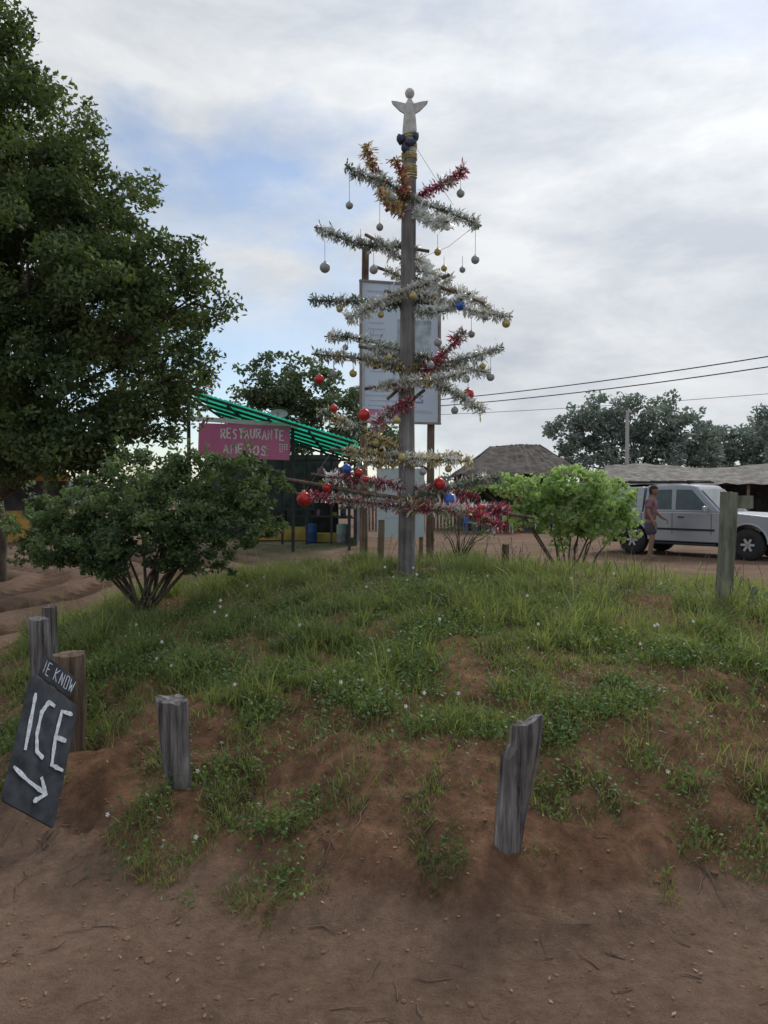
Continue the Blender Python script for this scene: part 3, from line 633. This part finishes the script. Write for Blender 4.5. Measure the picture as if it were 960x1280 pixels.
bm_obj('dish',bm,plain('dish_grey',(.4,.4,.4)),sd,smooth=True); tube_obj('mount',[([(0,.05,-.1),(0,.05,.3)],[.02,.02]),([(0,-.02,.1),(0,-.3,.3)],[.01,.01])],black,sd,6)
ks=empty('yellow_kiosk',(-12.3,25,0)); box('wall',(0,0,1.0),(4,.2,2.0),dark,ks); box('fascia',(0,-.13,2.1),(4.2,.1,.3),yel,ks); box('counter',(0,-.4,.5),(3.6,.5,1.0),yel,ks); box('roof',(0,-.5,2.4),(4.8,2.4,.1),plain('tin_roof',(.2,.19,.18),.6,.3),ks,(math.radians(6),0,0))
for a in(-1.9,0,1.9): box('post',(a,-1.4,1.15),(.1,.1,2.3),brown_wood,ks)
# ------------------------------------------------------------ thatched huts
thm=woodmat('thatch',(.08,.07,.065),(.19,.17,.155),(3,3,40))
thm2=woodmat('thatch_pale',(.19,.175,.16),(.34,.32,.295),(3,3,30))
def thatch_hut(name,cx,cy,wx,wy,eave,ridge,ridge_frac,mat,wallmat,walls=True,seed=1):
    e=empty(name,(cx,cy,0)); g=random.Random(seed); bm=bmesh.new(); nu=30
    hx=wx/2;hy=wy/2; rx=hx*ridge_frac
    cor=[(-hx,-hy),(hx,-hy),(hx,hy),(-hx,hy)]; rid=[(-rx,0),(rx,0),(rx,0),(-rx,0)]
    for s_ in range(4):
        a,b_=cor[s_],cor[(s_+1)%4]; ra,rb=rid[s_],rid[(s_+1)%4]; rows=[]
        for k in range(7):
            t=k/6; row=[]
            for i in range(nu+1):
                q=i/nu; ex=a[0]*(1-q)+b_[0]*q; ey=a[1]*(1-q)+b_[1]*q; tx=ra[0]*(1-q)+rb[0]*q; ty=0
                z=eave+(ridge-eave)*t-.02*math.sin(math.pi*t)+(g.uniform(-.12,.03) if k==0 else g.uniform(-.03,.03))+.09*math.sin(tx*1.1+1)*t
                row.append(bm.verts.new((ex*(1-t)+tx*t,ey*(1-t)+ty*t,z)))
            rows.append(row)
        for k in range(6):
            for i in range(nu): bm.faces.new((rows[k][i],rows[k][i+1],rows[k+1][i+1],rows[k+1][i]))
    bm_obj('thatch_roof',bm,mat,e)
    for x in np.linspace(-hx+.3,hx-.3,max(3,int(wx/2.2))):
        for y in (-hy+.3,hy-.3): box('post',(x,y,eave/2),(.12,.12,eave),brown_wood,e)
    if walls:
        box('back_wall',(0,hy-.5,eave/2),(wx-.8,.1,eave),wallmat,e); box('side_wall',(-hx+.4,0,eave/2),(.1,wy-1.1,eave),wallmat,e)
    return e
thatch_hut('thatched_hut',5.6,33,5.3,4.6,2.3,3.55,.4,thm,dark,True,2)
thatch_hut('thatched_shelter',16.5,34,15.0,5,1.95,2.75,.9,thm2,dark,True,3)
def chair(x,y,rz,mat):
    e=empty('plastic_chair',(x,y,hz(x,y)),(0,0,rz)); box('seat',(0,0,.44),(.44,.44,.03),mat,e,bevel=.01); 
    for a in(-.19,.19):
        for b_ in(-.19,.19): box('leg',(a,b_,.215),(.035,.035,.42),mat,e,(0,0,0),.005)
        box('arm',(a*1.1,0,.66),(.04,.4,.025),mat,e); box('arm_post',(a*1.1,-.17,.55),(.03,.03,.2),mat,e)
    for i in range(5): box('back_slat',(-.16+i*.08,.215,.68),(.05,.02,.42),mat,e,(math.radians(-8),0,0))
    box('back_rail',(0,.25,.9),(.44,.03,.05),mat,e)
cr=plain('red_plastic',(.5,.03,.03),.4); cb=plain('blue_plastic',(.06,.15,.40),.4)
for x,y,r,m in [(4.2,30,.4,cb),(5.0,29.5,2.5,cr),(5.8,30.2,-.6,cb),(6.7,29.8,1.6,cb),(3.3,29.4,.2,cb)]: chair(x,y,r,m)
for x,y in [(4.6,29.8),(6.2,30)]:
    e=empty('table',(x,y,hz(x,y))); box('top',(0,0,.74),(.8,.8,.04),whitep,e,bevel=.01)
    for a in(-.34,.34):
        for b_ in(-.34,.34): box('leg',(a,b_,.36),(.05,.05,.72),whitep,e)
fr_=empty('drinks_fridge',(5.3,32.2,0)); box('cabinet',(0,0,.95),(.7,.6,1.9),cr,fr_,bevel=.02); box('glass_door',(0,-.31,.9),(.56,.02,1.4),black,fr_); box('header',(0,-.315,1.75),(.6,.02,.2),whitep,fr_)
fn=empty('slat_fence'); 
for i in range(46):
    x=-.6+i*.14; box('slat',(x,31.5,.62+.03*math.sin(i*2.1)),(.09,.03,1.25),brown_wood if i%3 else grey_wood,fn)
# ------------------------------------------------------------ utility poles + power lines
up=empty('utility_pole',(-.25,48,0)); tube_obj('pole',[([(0,0,-.3),(0,0,7.5)],[.14,.1])],pole_wood,up,10); box('crossarm',(0,0,7.2),(1.6,.1,.1),brown_wood,up)
u2=empty('utility_pole',(15.8,50,0)); tube_obj('pole',[([(0,0,-.3),(0,0,6.9)],[.15,.11])],plain('concrete_pole',(.40,.40,.39)),u2,10); box('crossarm',(0,0,6.7),(.9,.1,.1),brown_wood,u2)
def cable(a,b_,sag,r=.02):
    a=Vector(a);b_=Vector(b_); return ([a.lerp(b_,t)-Vector((0,0,sag*4*t*(1-t))) for t in np.linspace(0,1,24)],[r]*24)
tube_obj('power_lines',[cable((-.25,48,7.05),(19.4,26,7.25),.35,.026),cable((.1,48,6.75),(19.4,26,6.85),.38,.026),cable((.1,46,6.1),(22,32,6.2),.2,.013),],plain('cable_black',(.03,.03,.03)),None,5)
# ------------------------------------------------------------ pickup
def pickup(name,loc,rz):
    e=empty(name,loc,(0,0,rz)); paint=plain('silver_paint',(.36,.385,.41),.3,.45,.05,3,spec=.5); glass=plain('tinted_glass',(.10,.13,.14),.08,0,.1,spec=.8)
    tyre=plain('rubber',(.03,.03,.03),.85); rim=plain('alloy',(.45,.46,.48),.35,.7); blk=plain('black_trim',(.03,.03,.035),.6)
    red=plain('tail_lamp',(.45,.03,.02),.3); lampm=plain('headlamp',(.6,.62,.62),.15,.2)
    W=.86
    def arch(cx,r=.44,n=13): return [(cx+r*math.cos(t),.40+r*math.sin(t)) for t in np.linspace(0,math.pi,n)]
    prof=[(-2.35,.50),(-2.38,1.08),(1.00,1.10),(1.35,1.09),(2.10,1.02),(2.32,.93),(2.40,.72),(2.38,.48),(2.12,.40)]
    prof+=arch(1.55)+[(1.05,.38),(-.80,.38)]+arch(-1.30)+[(-1.78,.44)]
    bm=bmesh.new(); A=[bm.verts.new((x,-W,z)) for x,z in prof]; Bv=[bm.verts.new((x,W,z)) for x,z in prof]
    bm.faces.new(A);bm.faces.new(Bv[::-1])
    for i in range(len(prof)): k=(i+1)%len(prof); bm.faces.new((A[i],A[k],Bv[k],Bv[i]))
    bm_obj('body',bm,paint,e,bevel=.05,seg=3)
    def wz(z): return .83-(z-1.07)*.22
    for nm,g0 in (('cabin',[(-1.03,1.07),(-.98,1.75),(-.2,1.78),(.28,1.74),(.95,1.09)]),('bed_canopy',[(-2.34,1.07),(-2.26,1.70),(-1.06,1.72),(-1.06,1.07)])):
        bm=bmesh.new(); A=[bm.verts.new((x,-wz(z),z)) for x,z in g0]; Bv=[bm.verts.new((x,wz(z),z)) for x,z in g0]; K=len(g0)
        bm.faces.new(A);bm.faces.new(Bv[::-1])
        for i in range(K): k=(i+1)%K; bm.faces.new((A[i],A[k],Bv[k],Bv[i]))
        bm_obj(nm,bm,paint,e,bevel=.04,seg=3)
    for sgn in(-1,1):
        for nm,q in [('window_canopy',[(-2.12,1.22),(-2.08,1.58),(-1.22,1.60),(-1.22,1.22)]),('window_rear_door',[(-.93,1.16),(-.90,1.64),(-.32,1.65),(-.28,1.16)]),('window_front_door',[(-.18,1.16),(-.20,1.65),(.18,1.64),(.62,1.20),(.62,1.16)])]:
            bm=bmesh.new(); vs=[bm.verts.new((x,sgn*(wz(z)+.008),z)) for x,z in q]; v2=[bm.verts.new((x,sgn*(wz(z)-.02),z)) for x,z in q]
            bm.faces.new(vs);bm.faces.new(v2[::-1])
            for i in range(len(q)): k=(i+1)%len(q); bm.faces.new((vs[i],vs[k],v2[k],v2[i]))
            bm_obj(nm,bm,glass,e)
        for cx in (-1.30,1.55):
            tube_obj('fender_flare',[([(cx+.455*math.cos(t),sgn*(W-.005),.40+.455*math.sin(t)) for t in np.linspace(.02,math.pi-.02,16)],[.03]*16)],paint,e,6)
        for x in (-1.05,-.24,.72): box('door_gap',(x,sgn*(W+.001),.82),(.012,.006,.5),blk,e)
        for x in (-.85,-.02): box('door_handle',(x,sgn*(W+.015),.98),(.14,.03,.03),blk,e)
        box('side_step',(.0,sgn*(W-.02),.33),(1.7,.14,.05),blk,e,bevel=.01); box('side_moulding',(-.1,sgn*(W+.006),.68),(1.8,.012,.05),blk,e)
        box('mirror',(.62,sgn*(W+.12),1.18),(.08,.20,.15),paint,e,bevel=.03)
        box('tail_lamp',(-2.36,sgn*(W-.09),.88),(.06,.14,.34),red,e,bevel=.01); box('headlamp',(2.30,sgn*(W-.2),.80),(.12,.32,.16),lampm,e,(0,.2,0),.02)
        box('roof_rail',(-1.0,sgn*.62,1.83),(2.3,.03,.035),blk,e)
        for cx in (-1.30,1.55):
            bm=bmesh.new(); pr=[(.16,-.10),(.22,-.115),(.34,-.11),(.37,-.07),(.37,.07),(.34,.11),(.16,.11)]
            R=[[bm.verts.new((r*math.cos(t),y,r*math.sin(t))) for t in np.linspace(0,2*math.pi,29)[:-1]] for r,y in pr]
            for a in range(len(pr)-1):
                for j in range(28): bm.faces.new((R[a][j],R[a][(j+1)%28],R[a+1][(j+1)%28],R[a+1][j]))
            w_=bm_obj('tyre',bm,tyre,e,smooth=True); w_.location=(cx,sgn*.76,.37)
            bm=bmesh.new(); bmesh.ops.create_cone(bm,segments=24,radius1=.225,radius2=.225,depth=.12,cap_ends=True,matrix=Matrix.Rotation(math.pi/2,4,'X'))
            w_=bm_obj('wheel_disc',bm,blk,e); w_.location=(cx,sgn*.76,.37)
            for s_ in range(6):
                t=s_*math.pi/3; box('spoke',(cx+.11*math.cos(t),sgn*.835,.37+.11*math.sin(t)),(.21,.03,.06),rim,e,(0,-t,0),.008)
            tube_obj('rim',[([(cx+.215*math.cos(t),sgn*.84,.37+.215*math.sin(t)) for t in np.linspace(0,2*math.pi,25)],[.018]*25)],rim,e,6)
    bm=bmesh.new(); q=[(.36,1.665,.66),(.88,1.15,.76)]; vs=[bm.verts.new(p) for p in [(q[0][0]+.03,-q[0][2],q[0][1]),(q[0][0]+.03,q[0][2],q[0][1]),(q[1][0]+.03,q[1][2],q[1][1]),(q[1][0]+.03,-q[1][2],q[1][1])]]
    bm.faces.new(vs); bm_obj('windscreen',bm,glass,e)
    box('rear_window',(-2.315,0,1.40),(.02,1.2,.34),glass,e,(0,.12,0)); box('grille',(2.37,0,.78),(.04,.9,.18),blk,e,bevel=.01)
    box('front_bumper',(2.40,0,.52),(.16,1.74,.22),paint,e,bevel=.05); box('rear_bumper',(-2.42,0,.52),(.14,1.66,.18),blk,e,bevel=.03)
    for x in (-2.05,-1.5,-.9,-.4,.05): box('roof_bar',(x,0,1.86),(.04,1.3,.03),blk,e)
    box('underbody',(0,0,.36),(4.2,1.2,.16),blk,e)
    return e
pickup('pickup_truck',(7.85,19.25,hz(7.9,19.25)),math.radians(-46))
# ------------------------------------------------------------ person by the truck
def person(name,loc,rz,shirt,shorts,skin,hair):
    e=empty(name,loc,(0,0,rz))
    def skinned(nm,verts,edges,rad,mat,root=0,sub=2):
        me=bpy.data.meshes.new(nm); me.from_pydata(verts,edges,[]); me.materials.append(mat)
        o=bpy.data.objects.new(nm,me); COL.objects.link(o); o.parent=e
        sm=o.modifiers.new('s','SKIN'); sm.use_smooth_shade=True
        for i,r in enumerate(rad):
            rr=r if isinstance(r,tuple) else (r,r); me.skin_vertices[0].data[i].radius=rr; me.skin_vertices[0].data[i].use_root=(i==root)
        s2=o.modifiers.new('u','SUBSURF'); s2.levels=sub; s2.render_levels=sub; return o
    v=[(0,0,.92),(0,.0,1.06),(0,-.02,1.24),(0,-.03,1.38),(0,-.05,1.47),(0,-.06,1.56),
       (.17,-.02,1.38),(.27,-.05,1.14),(.30,-.22,.98),(.31,-.30,.95), (-.17,-.02,1.38),(-.25,-.0,1.12),(-.27,-.12,.90),(-.27,-.15,.82),
       (.10,0,.88),(.12,-.03,.49),(.13,.02,.10),(.13,-.10,.04),(-.10,0,.88),(-.13,-.06,.50),(-.14,.0,.10),(-.14,-.12,.04)]
    ed=[(0,1),(1,2),(2,3),(3,4),(4,5),(3,6),(6,7),(7,8),(8,9),(3,10),(10,11),(11,12),(12,13),(0,14),(14,15),(15,16),(16,17),(0,18),(18,19),(19,20),(20,21)]
    rd=[(.13,.09),(.12,.085),(.14,.09),(.12,.08),.055,.05,.06,.042,.033,.028,.06,.042,.033,.028,.085,.06,.038,.032,.085,.06,.038,.032]
    for hand,(hx,hy,hz_),sg in ((9,(.31,-.30,.95),1),(13,(-.27,-.15,.82),-1)):
        for k in range(5):
            a=(-.028+.014*k); i=len(v); ln=[.05,.075,.08,.075,.06][k]
            v.append((hx+a,hy-.03,hz_-.04)); v.append((hx+a*1.3,hy-.04,hz_-.04-ln)); rd+= [.010,.008]; ed+=[(hand,i),(i,i+1)]
    skinned('body',v,ed,rd,skin)
    skinned('shirt',[(0,0,.90),(0,0,1.06),(0,-.02,1.24),(0,-.03,1.37),(0,-.045,1.44),(.18,-.02,1.37),(.24,-.04,1.22),(-.18,-.02,1.37),(-.235,-.01,1.20)],[(0,1),(1,2),(2,3),(3,4),(3,5),(5,6),(3,7),(7,8)],[(.19,.15),(.19,.15),(.20,.15),(.18,.13),.08,.09,.08,.09,.08],shirt)
    skinned('shorts',[(0,0,.96),(0,0,.90),(.10,0,.84),(.12,-.02,.56),(-.10,0,.84),(-.13,-.04,.57)],[(0,1),(1,2),(2,3),(1,4),(4,5)],[(.19,.15),(.19,.15),.14,.12,.14,.12],shorts)
    bm=bmesh.new(); bmesh.ops.create_uvsphere(bm,u_segments=20,v_segments=16,radius=.1)
    for p in bm.verts:
        c=p.co; c.x*=.78; c.z*=1.15
        if c.z<0: c.x*=1+.9*c.z*1.6; c.y*=1+.4*c.z
        if c.y<-.06 and abs(c.x)<.018 and -.03<c.z<.02: c.y-=.018
        if c.y<-.07 and .015<abs(c.x)<.045 and .005<c.z<.03: c.y+=.008
    for sg in(-1,1): bmesh.ops.create_uvsphere(bm,u_segments=8,v_segments=6,radius=.02,matrix=Matrix.Translation((sg*.08,0,0)))
    h_=bm_obj('head',bm,skin,e,smooth=True); h_.location=(0,-.08,1.63)
    bm=bmesh.new(); bmesh.ops.create_uvsphere(bm,u_segments=20,v_segments=12,radius=.112)
    for p in list(bm.verts):
        p.co.x*=.82; p.co.z*=1.12
    bmesh.ops.delete(bm,geom=[p for p in bm.verts if p.co.z<.03 and p.co.y<.02],context='VERTS')
    h_=bm_obj('hair',bm,hair,e,smooth=True); h_.location=(0,-.07,1.645)
    dk=plain('eye_dark',(.03,.02,.02))
    for sg in(-1,1): box('eye',(sg*.03,-.166,1.635),(.018,.008,.008),dk,e)
    box('mouth',(0,-.16,1.57),(.04,.008,.008),plain('lip',(.35,.12,.1)),e)
    return e
skn=plain('skin',(.24,.14,.10),.6,var=.05); hr=plain('hair_dark',(.03,.02,.015),.7)
person('man_by_truck',(6.35,18.3,hz(6.35,18.3)),math.radians(60),plain('shirt_dark_rose',(.20,.11,.12),.9,var=.3),plain('shorts_dark',(.07,.065,.08),.9),skn,hr)
# ------------------------------------------------------------ world
SEL,SAZ=math.radians(46),math.radians(30)
sd_=Vector((math.sin(SAZ)*math.cos(SEL),math.cos(SAZ)*math.cos(SEL),math.sin(SEL)))
W=bpy.data.worlds.new('World'); S.world=W; W.use_nodes=True; nt=W.node_tree; N=nt.nodes; L=nt.links; N.clear()
out=N.new('ShaderNodeOutputWorld'); sky=N.new('ShaderNodeTexSky'); sky.sky_type='NISHITA'; sky.sun_disc=False; sky.sun_elevation=SEL; sky.sun_rotation=SAZ; sky.air_density=1; sky.dust_density=.5; sky.ozone_density=1.5
bg1=N.new('ShaderNodeBackground'); bg1.inputs[1].default_value=.13; L.new(sky.outputs[0],bg1.inputs[0])
tc=N.new('ShaderNodeTexCoord'); nn=N.new('ShaderNodeVectorMath'); nn.operation='NORMALIZE'; L.new(tc.outputs['Generated'],nn.inputs[0])
def nz(scale,mscale,loc,det=9,rough=.55,dist=.5,rot=(0,0,0)):
    mp=N.new('ShaderNodeMapping'); mp.inputs['Scale'].default_value=mscale; mp.inputs['Location'].default_value=loc; mp.inputs['Rotation'].default_value=rot
    n=N.new('ShaderNodeTexNoise'); n.inputs['Scale'].default_value=scale; n.inputs['Detail'].default_value=det; n.inputs['Roughness'].default_value=rough; n.inputs['Distortion'].default_value=dist
    L.new(tc.outputs['Generated'],mp.inputs[0]); L.new(mp.outputs[0],n.inputs['Vector']); return n
n1=nz(2.3,(1,1,2.0),(1.3,.7,.1),rot=(0,-.45,0),dist=.35); n2=nz(3.4,(1,1,2.6),(2.3,1.1,.4),rot=(0,-.4,0),dist=.2,rough=.6)
def lobe(d,lo,hi,amt):
    dp=N.new('ShaderNodeVectorMath'); dp.operation='DOT_PRODUCT'; L.new(nn.outputs[0],dp.inputs[0]); dp.inputs[1].default_value=Vector(d).normalized()
    mr=N.new('ShaderNodeMapRange'); mr.interpolation_type='SMOOTHSTEP'; mr.inputs['From Min'].default_value=lo; mr.inputs['From Max'].default_value=hi; mr.inputs['To Max'].default_value=amt; L.new(dp.outputs['Value'],mr.inputs['Value']); return mr.outputs[0]
def add(a,b_):
    m=N.new('ShaderNodeMath'); L.new(a,m.inputs[0]); L.new(b_,m.inputs[1]); return m.outputs[0]
f=add(n1.outputs['Fac'],lobe((-.15,1,.20),.93,.995,-.17)); f=add(f,lobe((.28,1,.45),.80,.98,.10)); f=add(f,lobe((-.3,1,.62),.90,.99,.06))
cr1=N.new('ShaderNodeValToRGB'); cr1.color_ramp.elements[0].position=.36; cr1.color_ramp.elements[1].position=.54; cr1.color_ramp.elements[0].color=(.18,.18,.18,1)
L.new(f,cr1.inputs[0])
cr2=N.new('ShaderNodeValToRGB'); cr2.color_ramp.elements[0].position=.36; cr2.color_ramp.elements[0].color=(.60,.65,.72,1); cr2.color_ramp.elements[1].position=.62; cr2.color_ramp.elements[1].color=(.90,.92,.94,1)
L.new(n2.outputs['Fac'],cr2.inputs[0])
gl=N.new('ShaderNodeMath'); gl.inputs[1].default_value=.90; L.new(lobe(sd_,.72,1.0,.24),gl.inputs[0])
bg2=N.new('ShaderNodeBackground'); L.new(cr2.outputs[0],bg2.inputs[0]); L.new(gl.outputs[0],bg2.inputs[1])
ms=N.new('ShaderNodeMixShader'); L.new(cr1.outputs[0],ms.inputs[0]); L.new(bg1.outputs[0],ms.inputs[1]); L.new(bg2.outputs[0],ms.inputs[2]); L.new(ms.outputs[0],out.inputs[0])
sl=bpy.data.lights.new('sun','SUN'); sl.energy=1.7; sl.angle=math.radians(16); sl.color=(1,.95,.88); so=bpy.data.objects.new('sun',sl); COL.objects.link(so)
so.rotation_euler=sd_.to_track_quat('Z','Y').to_euler()
# ------------------------------------------------------------ camera
cam=bpy.data.cameras.new('camera'); cam.sensor_fit='VERTICAL'; cam.sensor_height=36; cam.lens=27; cam.clip_end=4000; co=bpy.data.objects.new('camera',cam); COL.objects.link(co)
co.location=(0,0,1.6); co.rotation_euler=(math.radians(90-1.5),0,0); S.camera=co
S.view_settings.view_transform='Standard'; S.view_settings.look='None'; S.view_settings.exposure=0
